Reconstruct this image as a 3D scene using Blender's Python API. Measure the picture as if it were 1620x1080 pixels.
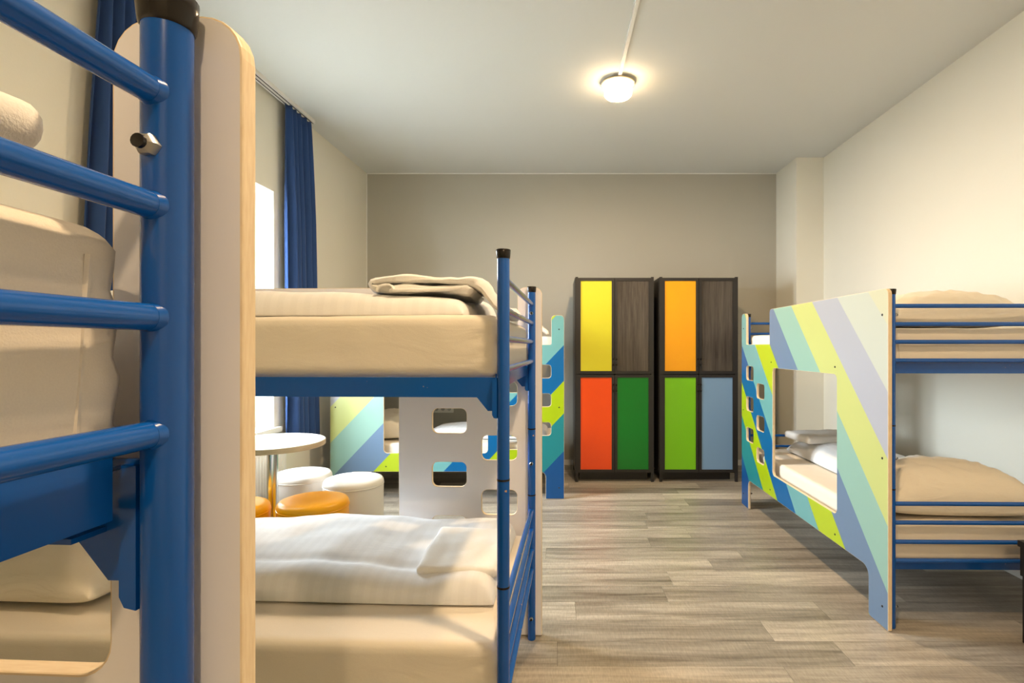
import bpy, bmesh, math, random
from mathutils import Vector, Matrix, noise

for o in list(bpy.data.objects):
    bpy.data.objects.remove(o)
scene = bpy.context.scene
col = scene.collection
R = math.radians

# ------------------------------------------------------------------ camera
F_PX, CX, CY, CAM_H = 846.0, 878.0, 548.0, 1.328
cd = bpy.data.cameras.new('camera')
cam = bpy.data.objects.new('camera', cd)
col.objects.link(cam)
cam.location = (0, 0, CAM_H)
cam.rotation_euler = (R(90), 0, 0)
cd.sensor_width = 36.0
cd.lens = F_PX / 1620 * 36
cd.shift_x = -(CX - 810) / 1620
cd.shift_y = (CY - 540) / 1620
cd.clip_start = 0.02
scene.camera = cam

# ------------------------------------------------------------------ light
w = bpy.data.worlds.new('overcast_sky')
scene.world = w
w.use_nodes = True
bg = w.node_tree.nodes['Background']
bg.inputs[0].default_value = (0.86, 0.94, 1.0, 1)
bg.inputs[1].default_value = 32.0
LAMP_STRENGTH = 400.0
LAMP_COLOR = (1.0, 0.71, 0.41, 1)
scene.view_settings.view_transform = 'Standard'
scene.view_settings.look = 'None'
scene.view_settings.gamma = 1.0
scene.view_settings.use_curve_mapping = False
scene.view_settings.exposure = 0.64

# ------------------------------------------------------------------ room dimensions
ZB = 6.0                      # back wall
ZF = -3.2                     # wall behind the camera
CEIL = CAM_H + 274 / F_PX * ZB
XL0, KL = -298 / F_PX * ZB, 0.038     # left wall:  x = XL0 - KL*(ZB-y)
PIL_Y = ZB * 0.9164
XR0, KR = 425 / F_PX * PIL_Y, 0.020   # right wall: x = XR0 - KR*(PIL_Y-y)
def xl(y): return XL0 - KL * (ZB - y)
def xr(y): return XR0 - KR * (PIL_Y - y)

# window portal guides the sampling of the sky seen through the window
AL = math.atan(KL)
def wl(t, wv, z):
    """point on the left wall: t along it from the back corner, wv outwards"""
    d = Vector((-math.sin(AL), -math.cos(AL), 0)); n = Vector((-math.cos(AL), math.sin(AL), 0))
    p = Vector((XL0, ZB, 0)) + d * t + n * wv
    p.z = z
    return p
WT0, WT1, WZ0, WZ1 = 1.85, 2.95, 0.70, 2.53
for t0_, t1_ in ((WT0, WT1),):
    pl = bpy.data.lights.new('window_daylight_portal', 'AREA')
    pl.shape = 'RECTANGLE'; pl.size = t1_ - t0_; pl.size_y = WZ1 - WZ0
    pl.cycles.is_portal = True
    po = bpy.data.objects.new('window_daylight_portal', pl)
    col.objects.link(po)
    po.location = wl((t0_ + t1_) / 2, 0.31, (WZ0 + WZ1) / 2)
    po.rotation_euler = (Matrix.Rotation(AL, 3, 'Z') @ Matrix(((0, 0, -1), (-1, 0, 0), (0, 1, 0)))).to_euler()

# ------------------------------------------------------------------ helpers
class MB:
    def __init__(s): s.v = []; s.f = []; s.m = []
    def box(s, x0, x1, y0, y1, z0, z1, mi=0):
        b = len(s.v)
        s.v += [(x, y, z) for z in (z0, z1) for y in (y0, y1) for x in (x0, x1)]
        s.f += [tuple(b + i for i in q) for q in ((0, 2, 3, 1), (4, 5, 7, 6), (0, 1, 5, 4), (2, 6, 7, 3), (0, 4, 6, 2), (1, 3, 7, 5))]
        s.m += [mi] * 6
        return s
    def prism(s, pts, axis, a, b_, mi=0):
        """polygon pts extruded along an axis ('x','y','z') from a to b_"""
        def P(p, h):
            return {'x': (h, p[0], p[1]), 'y': (p[0], h, p[1]), 'z': (p[0], p[1], h)}[axis]
        n = len(pts); b = len(s.v)
        s.v += [P(p, a) for p in pts] + [P(p, b_) for p in pts]
        s.f += [tuple(range(b + n - 1, b - 1, -1)), tuple(range(b + n, b + 2 * n))]
        s.f += [(b + i, b + (i + 1) % n, b + n + (i + 1) % n, b + n + i) for i in range(n)]
        s.m += [mi] * (n + 2)
        return s
    def tube(s, p, q, r, n=16, r2=None, mi=0, caps=True):
        p = Vector(p); q = Vector(q); r2 = r if r2 is None else r2
        d = (q - p).normalized()
        a = d.orthogonal().normalized(); c = d.cross(a)
        b = len(s.v)
        for base, rr in ((p, r), (q, r2)):
            for i in range(n):
                t = 2 * math.pi * i / n
                s.v.append(tuple(base + (a * math.cos(t) + c * math.sin(t)) * rr))
        s.f += [(b + i, b + (i + 1) % n, b + n + (i + 1) % n, b + n + i) for i in range(n)]
        s.m += [mi] * n
        if caps:
            s.f += [tuple(range(b + n - 1, b - 1, -1)), tuple(range(b + n, b + 2 * n))]
            s.m += [mi] * 2
        return s
    def lathe(s, prof, n=32, c=(0, 0), mi=0):
        b = len(s.v); k = len(prof)
        for i in range(n):
            t = 2 * math.pi * i / n
            for r, z in prof:
                s.v.append((c[0] + r * math.cos(t), c[1] + r * math.sin(t), z))
        for i in range(n):
            j = (i + 1) % n
            for e in range(k - 1):
                s.f.append((b + i * k + e, b + j * k + e, b + j * k + e + 1, b + i * k + e + 1))
                s.m.append(mi)
        return s
    def mesh(s, name, mats, smooth=35):
        me = bpy.data.meshes.new(name)
        me.from_pydata(s.v, [], s.f)
        bm = bmesh.new(); bm.from_mesh(me)
        bmesh.ops.remove_doubles(bm, verts=bm.verts, dist=1e-6)
        bmesh.ops.recalc_face_normals(bm, faces=bm.faces)
        bm.to_mesh(me); bm.free()
        for m in (mats if isinstance(mats, (list, tuple)) else [mats]): me.materials.append(m)
        if len(me.polygons) == len(s.m): me.polygons.foreach_set('material_index', s.m)
        if smooth:
            me.polygons.foreach_set('use_smooth', [True] * len(me.polygons))
            me.set_sharp_from_angle(angle=R(smooth))
        return me

def link(name, me, parent=None, loc=(0, 0, 0), rot=(0, 0, 0)):
    o = bpy.data.objects.new(name, me)
    col.objects.link(o)
    o.location = loc; o.rotation_euler = rot
    if parent is not None: o.parent = parent
    return o
def tag(o, label, cat, group=None):
    o['label'] = label; o['category'] = cat
    if group: o['group'] = group
    return o
def struct(o, label=None):
    o['kind'] = 'structure'
    if label: o['label'] = label
    return o

def lin(c):
    return tuple(((v / 255) / 12.92 if v / 255 <= 0.04045 else ((v / 255 + 0.055) / 1.055) ** 2.4) for v in c) + (1,)

# ------------------------------------------------------------------ materials
def mat(name, color, rough=0.5, metal=0.0, bump=None, spec=0.5, var=None, coat=0.0, coords='Object'):
    m = bpy.data.materials.new(name); m.use_nodes = True
    nt = m.node_tree; N = nt.nodes; L = nt.links
    p = N['Principled BSDF']
    p.inputs['Base Color'].default_value = color if len(color) == 4 else lin(color)
    p.inputs['Roughness'].default_value = rough
    p.inputs['Metallic'].default_value = metal
    p.inputs['Specular IOR Level'].default_value = spec
    p.inputs['Coat Weight'].default_value = coat
    tc = N.new('ShaderNodeTexCoord')
    if var:                      # (scale, amount): gentle mottling of the base colour
        nz = N.new('ShaderNodeTexNoise'); nz.inputs['Scale'].default_value = var[0]; nz.inputs['Detail'].default_value = 5
        L.new(tc.outputs[coords], nz.inputs['Vector'])
        mr = N.new('ShaderNodeMapRange'); mr.inputs[1].default_value = 0.3; mr.inputs[2].default_value = 0.7
        mr.inputs[3].default_value = 1 - var[1]; mr.inputs[4].default_value = 1 + var[1] * 0.4
        L.new(nz.outputs[0], mr.inputs[0])
        mx = N.new('ShaderNodeVectorMath'); mx.operation = 'SCALE'
        mx.inputs[0].default_value = p.inputs['Base Color'].default_value[:3]
        L.new(mr.outputs[0], mx.inputs['Scale']); L.new(mx.outputs[0], p.inputs['Base Color'])
    if bump:                     # (scale, distance, strength)
        nb = N.new('ShaderNodeTexNoise'); nb.inputs['Scale'].default_value = bump[0]; nb.inputs['Detail'].default_value = 4
        L.new(tc.outputs[coords], nb.inputs['Vector'])
        b = N.new('ShaderNodeBump'); b.inputs['Distance'].default_value = bump[1]; b.inputs['Strength'].default_value = bump[2]
        L.new(nb.outputs[0], b.inputs['Height']); L.new(b.outputs[0], p.inputs['Normal'])
    return m

M = {}
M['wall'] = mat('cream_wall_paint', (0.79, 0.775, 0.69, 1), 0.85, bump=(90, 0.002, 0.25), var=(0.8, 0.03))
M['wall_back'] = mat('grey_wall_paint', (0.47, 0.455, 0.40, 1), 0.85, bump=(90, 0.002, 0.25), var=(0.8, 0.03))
M['ceiling'] = mat('ceiling_paint', (0.72, 0.74, 0.73, 1), 0.9, bump=(60, 0.002, 0.2))
M['white'] = mat('white_gloss_paint', (0.82, 0.82, 0.80, 1), 0.35)
M['plastic'] = mat('white_plastic', (0.85, 0.85, 0.82, 1), 0.4)
M['inner'] = mat('white_laminate', (0.81, 0.81, 0.86, 1), 0.28, spec=0.4)
M['black'] = mat('black_plastic', (0.010, 0.008, 0.007, 1), 0.25, spec=0.35)
M['dark'] = mat('dark_locker_steel', (0.017, 0.016, 0.017, 1), 0.38)
M['table_black'] = mat('black_table_paint', (0.012, 0.012, 0.013, 1), 0.4, var=(30, 0.2))
M['chrome'] = mat('chrome', (0.62, 0.62, 0.62, 1), 0.18, metal=1)
M['steel'] = mat('bolt_steel', (0.45, 0.45, 0.44, 1), 0.3, metal=1)
M['bolt'] = mat('dark_bolt', (0.06, 0.06, 0.065, 1), 0.35, metal=0.8)
M['orange'] = mat('orange_leatherette', (0.88, 0.37, 0.006, 1), 0.36, bump=(260, 0.0006, 0.3), spec=0.3)
M['whiteleather'] = mat('white_leatherette', (0.66, 0.64, 0.61, 1), 0.4, bump=(260, 0.0006, 0.3))
M['plate'] = mat('lamp_mount_enamel', (0.72, 0.60, 0.42, 1), 0.5)
M['white_wall_socket'] = M['plastic']
for k, c in dict(yellow=(224, 217, 48), amber=(255, 176, 20), red=(252, 84, 18), green=(0, 128, 38), lime=(128, 206, 26), sky=(128, 166, 208)).items():
    M['d_' + k] = mat('locker_' + k, tuple(v * 0.85 for v in lin(c)[:3]) + (1,), 0.32)

def blue_paint():
    m = mat('blue_tube_enamel', (0.002, 0.088, 0.42, 1), 0.2, spec=0.5)
    nt = m.node_tree; N = nt.nodes; L = nt.links; p = N['Principled BSDF']
    tc = N.new('ShaderNodeTexCoord')
    n1 = N.new('ShaderNodeTexNoise'); n1.inputs['Scale'].default_value = 9; n1.inputs['Detail'].default_value = 3
    n2 = N.new('ShaderNodeTexNoise'); n2.inputs['Scale'].default_value = 60; n2.inputs['Detail'].default_value = 4
    L.new(tc.outputs['Object'], n1.inputs[0]); L.new(tc.outputs['Object'], n2.inputs[0])
    ml = N.new('ShaderNodeMath'); ml.operation = 'MULTIPLY'
    L.new(n1.outputs[0], ml.inputs[0]); L.new(n2.outputs[0], ml.inputs[1])
    cr = N.new('ShaderNodeValToRGB')
    cr.color_ramp.elements[0].position = 0.445; cr.color_ramp.elements[1].position = 0.455
    L.new(ml.outputs[0], cr.inputs[0])
    mx = N.new('ShaderNodeMix'); mx.data_type = 'RGBA'
    mx.inputs[6].default_value = (0.002, 0.088, 0.42, 1); mx.inputs[7].default_value = (0.42, 0.30, 0.18, 1)
    L.new(cr.outputs[0], mx.inputs[0]); L.new(mx.outputs[2], p.inputs['Base Color'])
    return m
M['blue'] = blue_paint()

def ply():
    m = mat('birch_plywood_edge', (0.72, 0.55, 0.34, 1), 0.5)
    nt = m.node_tree; N = nt.nodes; L = nt.links; p = N['Principled BSDF']
    tc = N.new('ShaderNodeTexCoord'); mp = N.new('ShaderNodeMapping'); mp.inputs['Scale'].default_value = (40, 300, 40)
    L.new(tc.outputs['Object'], mp.inputs[0])
    nz = N.new('ShaderNodeTexNoise'); nz.inputs['Scale'].default_value = 1; L.new(mp.outputs[0], nz.inputs[0])
    cr = N.new('ShaderNodeValToRGB')
    cr.color_ramp.elements[0].color = (0.66, 0.50, 0.31, 1); cr.color_ramp.elements[1].color = (0.86, 0.74, 0.55, 1)
    L.new(nz.outputs[0], cr.inputs[0]); L.new(cr.outputs[0], p.inputs['Base Color'])
    return m
M['ply'] = ply()

STRIPES = [(0.0, (10, 88, 160)), (0.414, (38, 150, 160)), (0.735, (190, 220, 25)), (1.03, (0, 112, 180)), (1.343, (128, 196, 200)),
           (1.66, (205, 228, 55)), (1.975, (128, 156, 190)), (2.30, (170, 214, 200)), (2.62, (226, 234, 150)),
           (2.93, (202, 206, 220)), (3.235, (226, 232, 220)), (3.56, (236, 236, 205))]
def stripes():
    m = mat('striped_print', (1, 1, 1, 1), 0.3, spec=0.4)
    nt = m.node_tree; N = nt.nodes; L = nt.links; p = N['Principled BSDF']
    tc = N.new('ShaderNodeTexCoord'); sp = N.new('ShaderNodeSeparateXYZ'); L.new(tc.outputs['Object'], sp.inputs[0])
    ab = N.new('ShaderNodeMath'); ab.operation = 'ABSOLUTE'; L.new(sp.outputs[0], ab.inputs[0])
    ma = N.new('ShaderNodeMath'); ma.operation = 'MULTIPLY_ADD'; ma.inputs[1].default_value = 1.05
    L.new(ab.outputs[0], ma.inputs[0]); L.new(sp.outputs[2], ma.inputs[2])
    dv = N.new('ShaderNodeMath'); dv.operation = 'DIVIDE'; dv.inputs[1].default_value = 4.0; L.new(ma.outputs[0], dv.inputs[0])
    cr = N.new('ShaderNodeValToRGB'); cr.color_ramp.interpolation = 'CONSTANT'
    els = cr.color_ramp.elements
    dim = lambda c: tuple(v * 0.64 for v in lin(c)[:3]) + (1,)
    els[0].position = 0; els[0].color = dim(STRIPES[0][1])
    els[1].position = STRIPES[1][0] / 4; els[1].color = dim(STRIPES[1][1])
    for s, c in STRIPES[2:]:
        e = els.new(s / 4); e.color = dim(c)
    L.new(dv.outputs[0], cr.inputs[0]); L.new(cr.outputs[0], p.inputs['Base Color'])
    return m
M['stripes'] = stripes()

def fabric(name, color, weave=700, wbump=0.25, stripe=0.0, crease=0.0, sscale=75):
    m = mat(name, color, 0.9, spec=0.15)
    nt = m.node_tree; N = nt.nodes; L = nt.links; p = N['Principled BSDF']
    p.inputs['Sheen Weight'].default_value = 0.15
    tc = N.new('ShaderNodeTexCoord')
    mp = N.new('ShaderNodeMapping'); mp.inputs['Scale'].default_value = (weave * 0.35, weave, weave)
    L.new(tc.outputs['Object'], mp.inputs[0])
    n1 = N.new('ShaderNodeTexNoise'); n1.inputs['Scale'].default_value = 1; n1.inputs['Detail'].default_value = 2
    L.new(mp.outputs[0], n1.inputs[0])
    n2 = N.new('ShaderNodeTexNoise'); n2.inputs['Scale'].default_value = 7; n2.inputs['Detail'].default_value = 3; n2.inputs['Distortion'].default_value = 1.2
    mp2 = N.new('ShaderNodeMapping'); mp2.inputs['Scale'].default_value = (0.55, 1.0, 1.8); mp2.inputs['Rotation'].default_value = (0, 0.12, 0.1)
    L.new(tc.outputs['Object'], mp2.inputs[0]); L.new(mp2.outputs[0], n2.inputs[0])
    b1 = N.new('ShaderNodeBump'); b1.inputs['Distance'].default_value = 0.0006; b1.inputs['Strength'].default_value = wbump
    L.new(n1.outputs[0], b1.inputs['Height'])
    b2 = N.new('ShaderNodeBump'); b2.inputs['Distance'].default_value = 0.02; b2.inputs['Strength'].default_value = crease
    L.new(n2.outputs[0], b2.inputs['Height']); L.new(b1.outputs[0], b2.inputs['Normal'])
    L.new(b2.outputs[0], p.inputs['Normal'])
    mr = N.new('ShaderNodeMapRange'); mr.inputs[3].default_value = 0.93; mr.inputs[4].default_value = 1.03
    L.new(n1.outputs[0], mr.inputs[0])
    sc = N.new('ShaderNodeVectorMath'); sc.operation = 'SCALE'; sc.inputs[0].default_value = color[:3]
    L.new(mr.outputs[0], sc.inputs['Scale'])
    last = sc
    if stripe:
        wv = N.new('ShaderNodeTexWave'); wv.wave_type = 'BANDS'; wv.bands_direction = 'X'; wv.inputs['Scale'].default_value = sscale / 10
        L.new(tc.outputs['Object'], wv.inputs[0])
        st = N.new('ShaderNodeMapRange'); st.inputs[1].default_value = 0.42; st.inputs[2].default_value = 0.58
        st.inputs[3].default_value = 1 - stripe; st.inputs[4].default_value = 1.0
        L.new(wv.outputs['Fac'], st.inputs[0])
        s2 = N.new('ShaderNodeVectorMath'); s2.operation = 'SCALE'
        L.new(sc.outputs[0], s2.inputs[0]); L.new(st.outputs[0], s2.inputs['Scale']); last = s2
    L.new(last.outputs[0], p.inputs['Base Color'])
    return m
M['sheet'] = fabric('cream_sheet', (0.80, 0.735, 0.635, 1), 700, 0.35, crease=0.10)
M['duvet'] = fabric('damask_duvet_cover', (0.82, 0.825, 0.84, 1), 900, 0.15, stripe=0.03, crease=0.12)
M['pillow'] = fabric('cream_pillowcase', (0.82, 0.76, 0.65, 1), 900, 0.15, crease=0.4)
M['towel'] = fabric('terry_towel', (0.83, 0.82, 0.80, 1), 420, 1.0, crease=0.10)
M['curtain'] = fabric('blue_curtain_cloth', (0.040, 0.092, 0.27, 1), 900, 0.15)
_n = M['curtain'].node_tree
_t = _n.nodes.new('ShaderNodeBsdfTranslucent'); _t.inputs[0].default_value = (0.03, 0.09, 0.32, 1)
_x = _n.nodes.new('ShaderNodeMixShader'); _x.inputs[0].default_value = 0.25
_n.links.new(_n.nodes['Principled BSDF'].outputs[0], _x.inputs[1]); _n.links.new(_t.outputs[0], _x.inputs[2])
_n.links.new(_x.outputs[0], _n.nodes['Material Output'].inputs[0])

def wood_mat(name, c0, c1, rough, scale, obj_random=True, rand_amt=0.3, bumps=0.25):
    m = mat(name, c0, rough)
    nt = m.node_tree; N = nt.nodes; L = nt.links; p = N['Principled BSDF']
    tc = N.new('ShaderNodeTexCoord'); oi = N.new('ShaderNodeObjectInfo')
    ad = N.new('ShaderNodeVectorMath'); ad.operation = 'MULTIPLY_ADD'
    cb = N.new('ShaderNodeCombineXYZ')
    for i in range(3): L.new(oi.outputs['Random'], cb.inputs[i])
    ad.inputs[1].default_value = (37, 53, 11)
    L.new(cb.outputs[0], ad.inputs[0]); L.new(tc.outputs['Object'], ad.inputs[2])
    mp = N.new('ShaderNodeMapping'); mp.inputs['Scale'].default_value = scale
    L.new(ad.outputs[0], mp.inputs[0])
    n1 = N.new('ShaderNodeTexNoise'); n1.inputs['Scale'].default_value = 1; n1.inputs['Detail'].default_value = 7; n1.inputs['Roughness'].default_value = 0.62; n1.inputs['Distortion'].default_value = 0.5
    L.new(mp.outputs[0], n1.inputs[0])
    mp2 = N.new('ShaderNodeMapping'); mp2.inputs['Scale'].default_value = tuple(v * 0.22 for v in scale)
    L.new(ad.outputs[0], mp2.inputs[0])
    n2 = N.new('ShaderNodeTexNoise'); n2.inputs['Scale'].default_value = 1; n2.inputs['Detail'].default_value = 4
    L.new(mp2.outputs[0], n2.inputs[0])
    sm = N.new('ShaderNodeMath'); sm.operation = 'ADD'; L.new(n1.outputs[0], sm.inputs[0]); L.new(n2.outputs[0], sm.inputs[1])
    hf = N.new('ShaderNodeMath'); hf.operation = 'MULTIPLY'; hf.inputs[1].default_value = 0.5; L.new(sm.outputs[0], hf.inputs[0])
    cr = N.new('ShaderNodeValToRGB')
    cr.color_ramp.elements[0].position = 0.33; cr.color_ramp.elements[0].color = c0
    cr.color_ramp.elements[1].position = 0.66; cr.color_ramp.elements[1].color = c1
    L.new(hf.outputs[0], cr.inputs[0])
    mr = N.new('ShaderNodeMapRange'); mr.inputs[3].default_value = 1 - rand_amt; mr.inputs[4].default_value = 1 + rand_amt * 0.6
    L.new(oi.outputs['Random'], mr.inputs[0])
    mp3 = N.new('ShaderNodeMapping'); mp3.inputs['Scale'].default_value = tuple(v * k for v, k in zip(scale, (75, 0.9, 0.9)))
    L.new(ad.outputs[0], mp3.inputs[0])
    n3 = N.new('ShaderNodeTexNoise'); n3.inputs['Scale'].default_value = 1; n3.inputs['Detail'].default_value = 2; L.new(mp3.outputs[0], n3.inputs[0])
    m3 = N.new('ShaderNodeMapRange'); m3.inputs[1].default_value = 0.3; m3.inputs[2].default_value = 0.7; m3.inputs[3].default_value = 1 - rand_amt * 0.5; m3.inputs[4].default_value = 1 + rand_amt * 0.35
    L.new(n3.outputs[0], m3.inputs[0])
    m4 = N.new('ShaderNodeMath'); m4.operation = 'MULTIPLY'; L.new(mr.outputs[0], m4.inputs[0]); L.new(m3.outputs[0], m4.inputs[1])
    sc = N.new('ShaderNodeVectorMath'); sc.operation = 'SCALE'
    L.new(cr.outputs[0], sc.inputs[0]); L.new(m4.outputs[0], sc.inputs['Scale'])
    L.new(sc.outputs[0], p.inputs['Base Color'])
    rr = N.new('ShaderNodeMapRange'); rr.inputs[3].default_value = rough - 0.06; rr.inputs[4].default_value = rough + 0.10
    L.new(n1.outputs[0], rr.inputs[0]); L.new(rr.outputs[0], p.inputs['Roughness'])
    b = N.new('ShaderNodeBump'); b.inputs['Distance'].default_value = 0.0015; b.inputs['Strength'].default_value = bumps
    L.new(n1.outputs[0], b.inputs['Height']); L.new(b.outputs[0], p.inputs['Normal'])
    return m
M['plank'] = wood_mat('grey_oak_plank', (0.13, 0.110, 0.088, 1), (0.52, 0.47, 0.40, 1), 0.35, (2.4, 30, 30))
M['darkwood'] = wood_mat('dark_locker_wood', (0.032, 0.027, 0.023, 1), (0.105, 0.09, 0.078, 1), 0.22, (70, 70, 3.5), rand_amt=0.08, bumps=0.1)
M['tabletop'] = wood_mat('pale_oak_laminate', (0.62, 0.56, 0.48, 1), (0.80, 0.76, 0.70, 1), 0.35, (5, 40, 40), rand_amt=0.0, bumps=0.05)
M['tableedge'] = wood_mat('table_edge_oak', (0.42, 0.30, 0.19, 1), (0.62, 0.48, 0.33, 1), 0.4, (14, 14, 60), rand_amt=0.0, bumps=0.1)

def emit(name, color, strength):
    m = bpy.data.materials.new(name); m.use_nodes = True
    p = m.node_tree.nodes['Principled BSDF']
    p.inputs['Base Color'].default_value = (0.9, 0.85, 0.75, 1)
    p.inputs['Emission Color'].default_value = color; p.inputs['Emission Strength'].default_value = strength
    return m
M['glow'] = emit('lit_lamp_glass', LAMP_COLOR, LAMP_STRENGTH * 2.6)
M['glow_side'] = emit('lit_lamp_glass_side', LAMP_COLOR, LAMP_STRENGTH * 0.05)

def glass():
    m = bpy.data.materials.new('window_glass'); m.use_nodes = True
    nt = m.node_tree; N = nt.nodes; L = nt.links
    N.remove(N['Principled BSDF'])
    tr = N.new('ShaderNodeBsdfTransparent'); tr.inputs[0].default_value = (0.96, 0.97, 0.97, 1)
    gl = N.new('ShaderNodeBsdfGlossy'); gl.inputs['Roughness'].default_value = 0.02
    mx = N.new('ShaderNodeMixShader'); mx.inputs[0].default_value = 0.05
    L.new(tr.outputs[0], mx.inputs[1]); L.new(gl.outputs[0], mx.inputs[2]); L.new(mx.outputs[0], N['Material Output'].inputs[0])
    return m
M['glass'] = glass()

# ------------------------------------------------------------------ room shell
T = 0.30
fl = struct(link('floor', MB().box(xl(ZF) - T, XR0 + T, ZF - T, ZB + T, -0.15, -0.006).mesh('floor', mat('floor_screed', (0.05, 0.042, 0.034, 1), 0.8), 0)),
            'grey oak vinyl plank floor laid across the room')
random.seed(4)
PW, PL = 0.187, 1.24
full = MB().box(0.0006, PL - 0.0006, 0.0006, PW - 0.0006, -0.006, 0).mesh('plank', M['plank'], 0)
y = ZF; row = 0
while y < ZB:
    y1 = min(y + PW, ZB)
    a, b = max(xl(y), xl(y1)) - 0.06, min(xr(y), xr(y1)) + 0.04
    x = a - random.uniform(0.0, 0.9)
    while x < b:
        x0, x1 = max(x, a), min(x + PL, b)
        if x1 - x0 > 0.02:
            if x1 - x0 > PL - 1e-4 and y1 - y > PW - 1e-4:
                link('plank', full, fl, (x0, y, 0))
            else:
                me = MB().box(0.0006, x1 - x0 - 0.0006, 0.0006, y1 - y - 0.0006, -0.006, 0).mesh('plank', M['plank'], 0)
                link('plank', me, fl, (x0, y, 0))
        x += PL
    y += PW; row += 1

struct(link('ceiling', MB().box(xl(ZF) - T, XR0 + T, ZF - T, ZB + T, CEIL, CEIL + 0.2).mesh('ceiling', M['ceiling'], 0)))
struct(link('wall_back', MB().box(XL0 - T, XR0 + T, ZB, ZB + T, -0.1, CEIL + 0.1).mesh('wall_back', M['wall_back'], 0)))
struct(link('wall_front', MB().box(xl(ZF) - T, XR0 + T, ZF - T, ZF, -0.1, CEIL + 0.1).mesh('wall_front', M['wall'], 0)))
# right wall (slightly skewed) and the pillar in the back corner
mb = MB().prism([(xr(ZF - T), ZF - T), (xr(ZB), ZB), (xr(ZB) + T + 0.2, ZB), (xr(ZF - T) + T + 0.2, ZF - T)], 'z', -0.1, CEIL + 0.1)
wr = struct(link('wall_right', mb.mesh('wall_right', M['wall'], 0)))
XP = 350 / F_PX * ZB
link('pillar', MB().box(XP, XR0 + 0.1, PIL_Y, ZB + 0.01, 0, CEIL + 0.01).mesh('pillar', M['wall'], 0), wr)
# left wall with the window opening, built in its own frame: local x along the wall from the back corner, local y outwards
TL = (ZB - ZF) / math.cos(AL) + 0.3
mb = MB()
mb.box(-0.05, WT0, 0, T, -0.1, CEIL + 0.1); mb.box(WT1, TL, 0, T, -0.1, CEIL + 0.1)
for t0_, t1_ in ((WT0, WT1),):
    mb.box(t0_, t1_, 0, T, -0.1, WZ0); mb.box(t0_, t1_, 0, T, WZ1, CEIL + 0.1)
WROT = math.atan2(-math.cos(AL), -math.sin(AL))
# local +y must point outwards (-X): rotate so that +x -> direction of travel, +y -> right of travel mirrored
def lw(mesh_builder):
    mesh_builder.v = [tuple(wl(v[0], v[1], v[2])) for v in mesh_builder.v]
    return mesh_builder
struct(link('wall_left', lw(mb).mesh('wall_left', M['wall'], 0)))
# caulk lines along the back wall
tb = MB().box(XL0, XP, ZB - 0.006, ZB, CEIL - 0.010, CEIL).mesh('trim', M['white'], 0)
struct(link('trim_1', tb))
struct(link('trim_2', MB().box(XL0 - 0.004, XL0 + 0.008, ZB - 0.006, ZB, 0, CEIL - 0.01).mesh('trim', M['white'], 0)))
# baseboards
SK = M['white']
struct(link('baseboard_back', MB().box(XL0 + 0.012, XP, ZB - 0.014, ZB, 0, 0.06).mesh('baseboard', SK, 0)))
struct(link('baseboard_left', lw(MB().box(0.0, TL - 0.4, -0.014, 0, 0, 0.06)).mesh('baseboard', SK, 0)))
struct(link('baseboard_right', MB().prism([(xr(ZF) - 0.05, ZF), (xr(PIL_Y) - 0.05, PIL_Y), (xr(PIL_Y), PIL_Y), (xr(ZF), ZF)], 'z', 0, 0.055).mesh('baseboard', SK, 0)))

# unseen ground outside, added to keep light from below off the ceiling
struct(link('ground', MB().box(-42, -2.9, -25, 35, -4.2, -4.0).mesh('ground', mat('added_ground_grey', (0.20, 0.19, 0.175, 1), 0.9, var=(0.5, 0.2)), 0)))
# windows
fw = 0.07
for name, a0, a1, lab in (('window_1', WT0, WT1, 'white framed casement window beside the round table'),):
    am = (a0 + a1) / 2
    wf = MB()
    for (a, b, c, d) in ((a0, a1, WZ0, WZ0 + fw), (a0, a1, WZ1 - fw, WZ1), (a0, a0 + fw, WZ0 + fw, WZ1 - fw), (a1 - fw, a1, WZ0 + fw, WZ1 - fw),
                         (am - 0.05, am + 0.05, WZ0 + fw, WZ1 - fw)):
        wf.box(a, b, 0.21, 0.27, c, d)
    win = struct(link(name, lw(wf).mesh('window_frame', M['white'], 0)), lab)
    for a, b in ((a0 + fw, am - 0.05), (am + 0.05, a1 - fw)):
        link('pane', lw(MB().box(a, b, 0.238, 0.244, WZ0 + fw, WZ1 - fw)).mesh('pane', M['glass'], 0), win)
    link('handle', lw(MB().box(am - 0.012, am + 0.012, 0.17, 0.21, 1.45, 1.58)).mesh('handle', M['plastic'], 0), win)
    link('window_sill', lw(MB().box(a0 - 0.06, a1 + 0.06, -0.035, 0.21, WZ0 - 0.035, WZ0 + 0.002)).mesh('window_sill', M['white'], 0), win)

# ------------------------------------------------------------------ bunk beds
L_, W_ = 2.035, 0.93
PX0, PX1 = 0.045, L_ - 0.045
PY0, PY1 = 0.042, 0.042 + W_
PT = 0.019
RU = [1.520, 1.434, 1.350, 1.262]
RLo = [0.585, 0.496, 0.405, 0.316]

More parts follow.
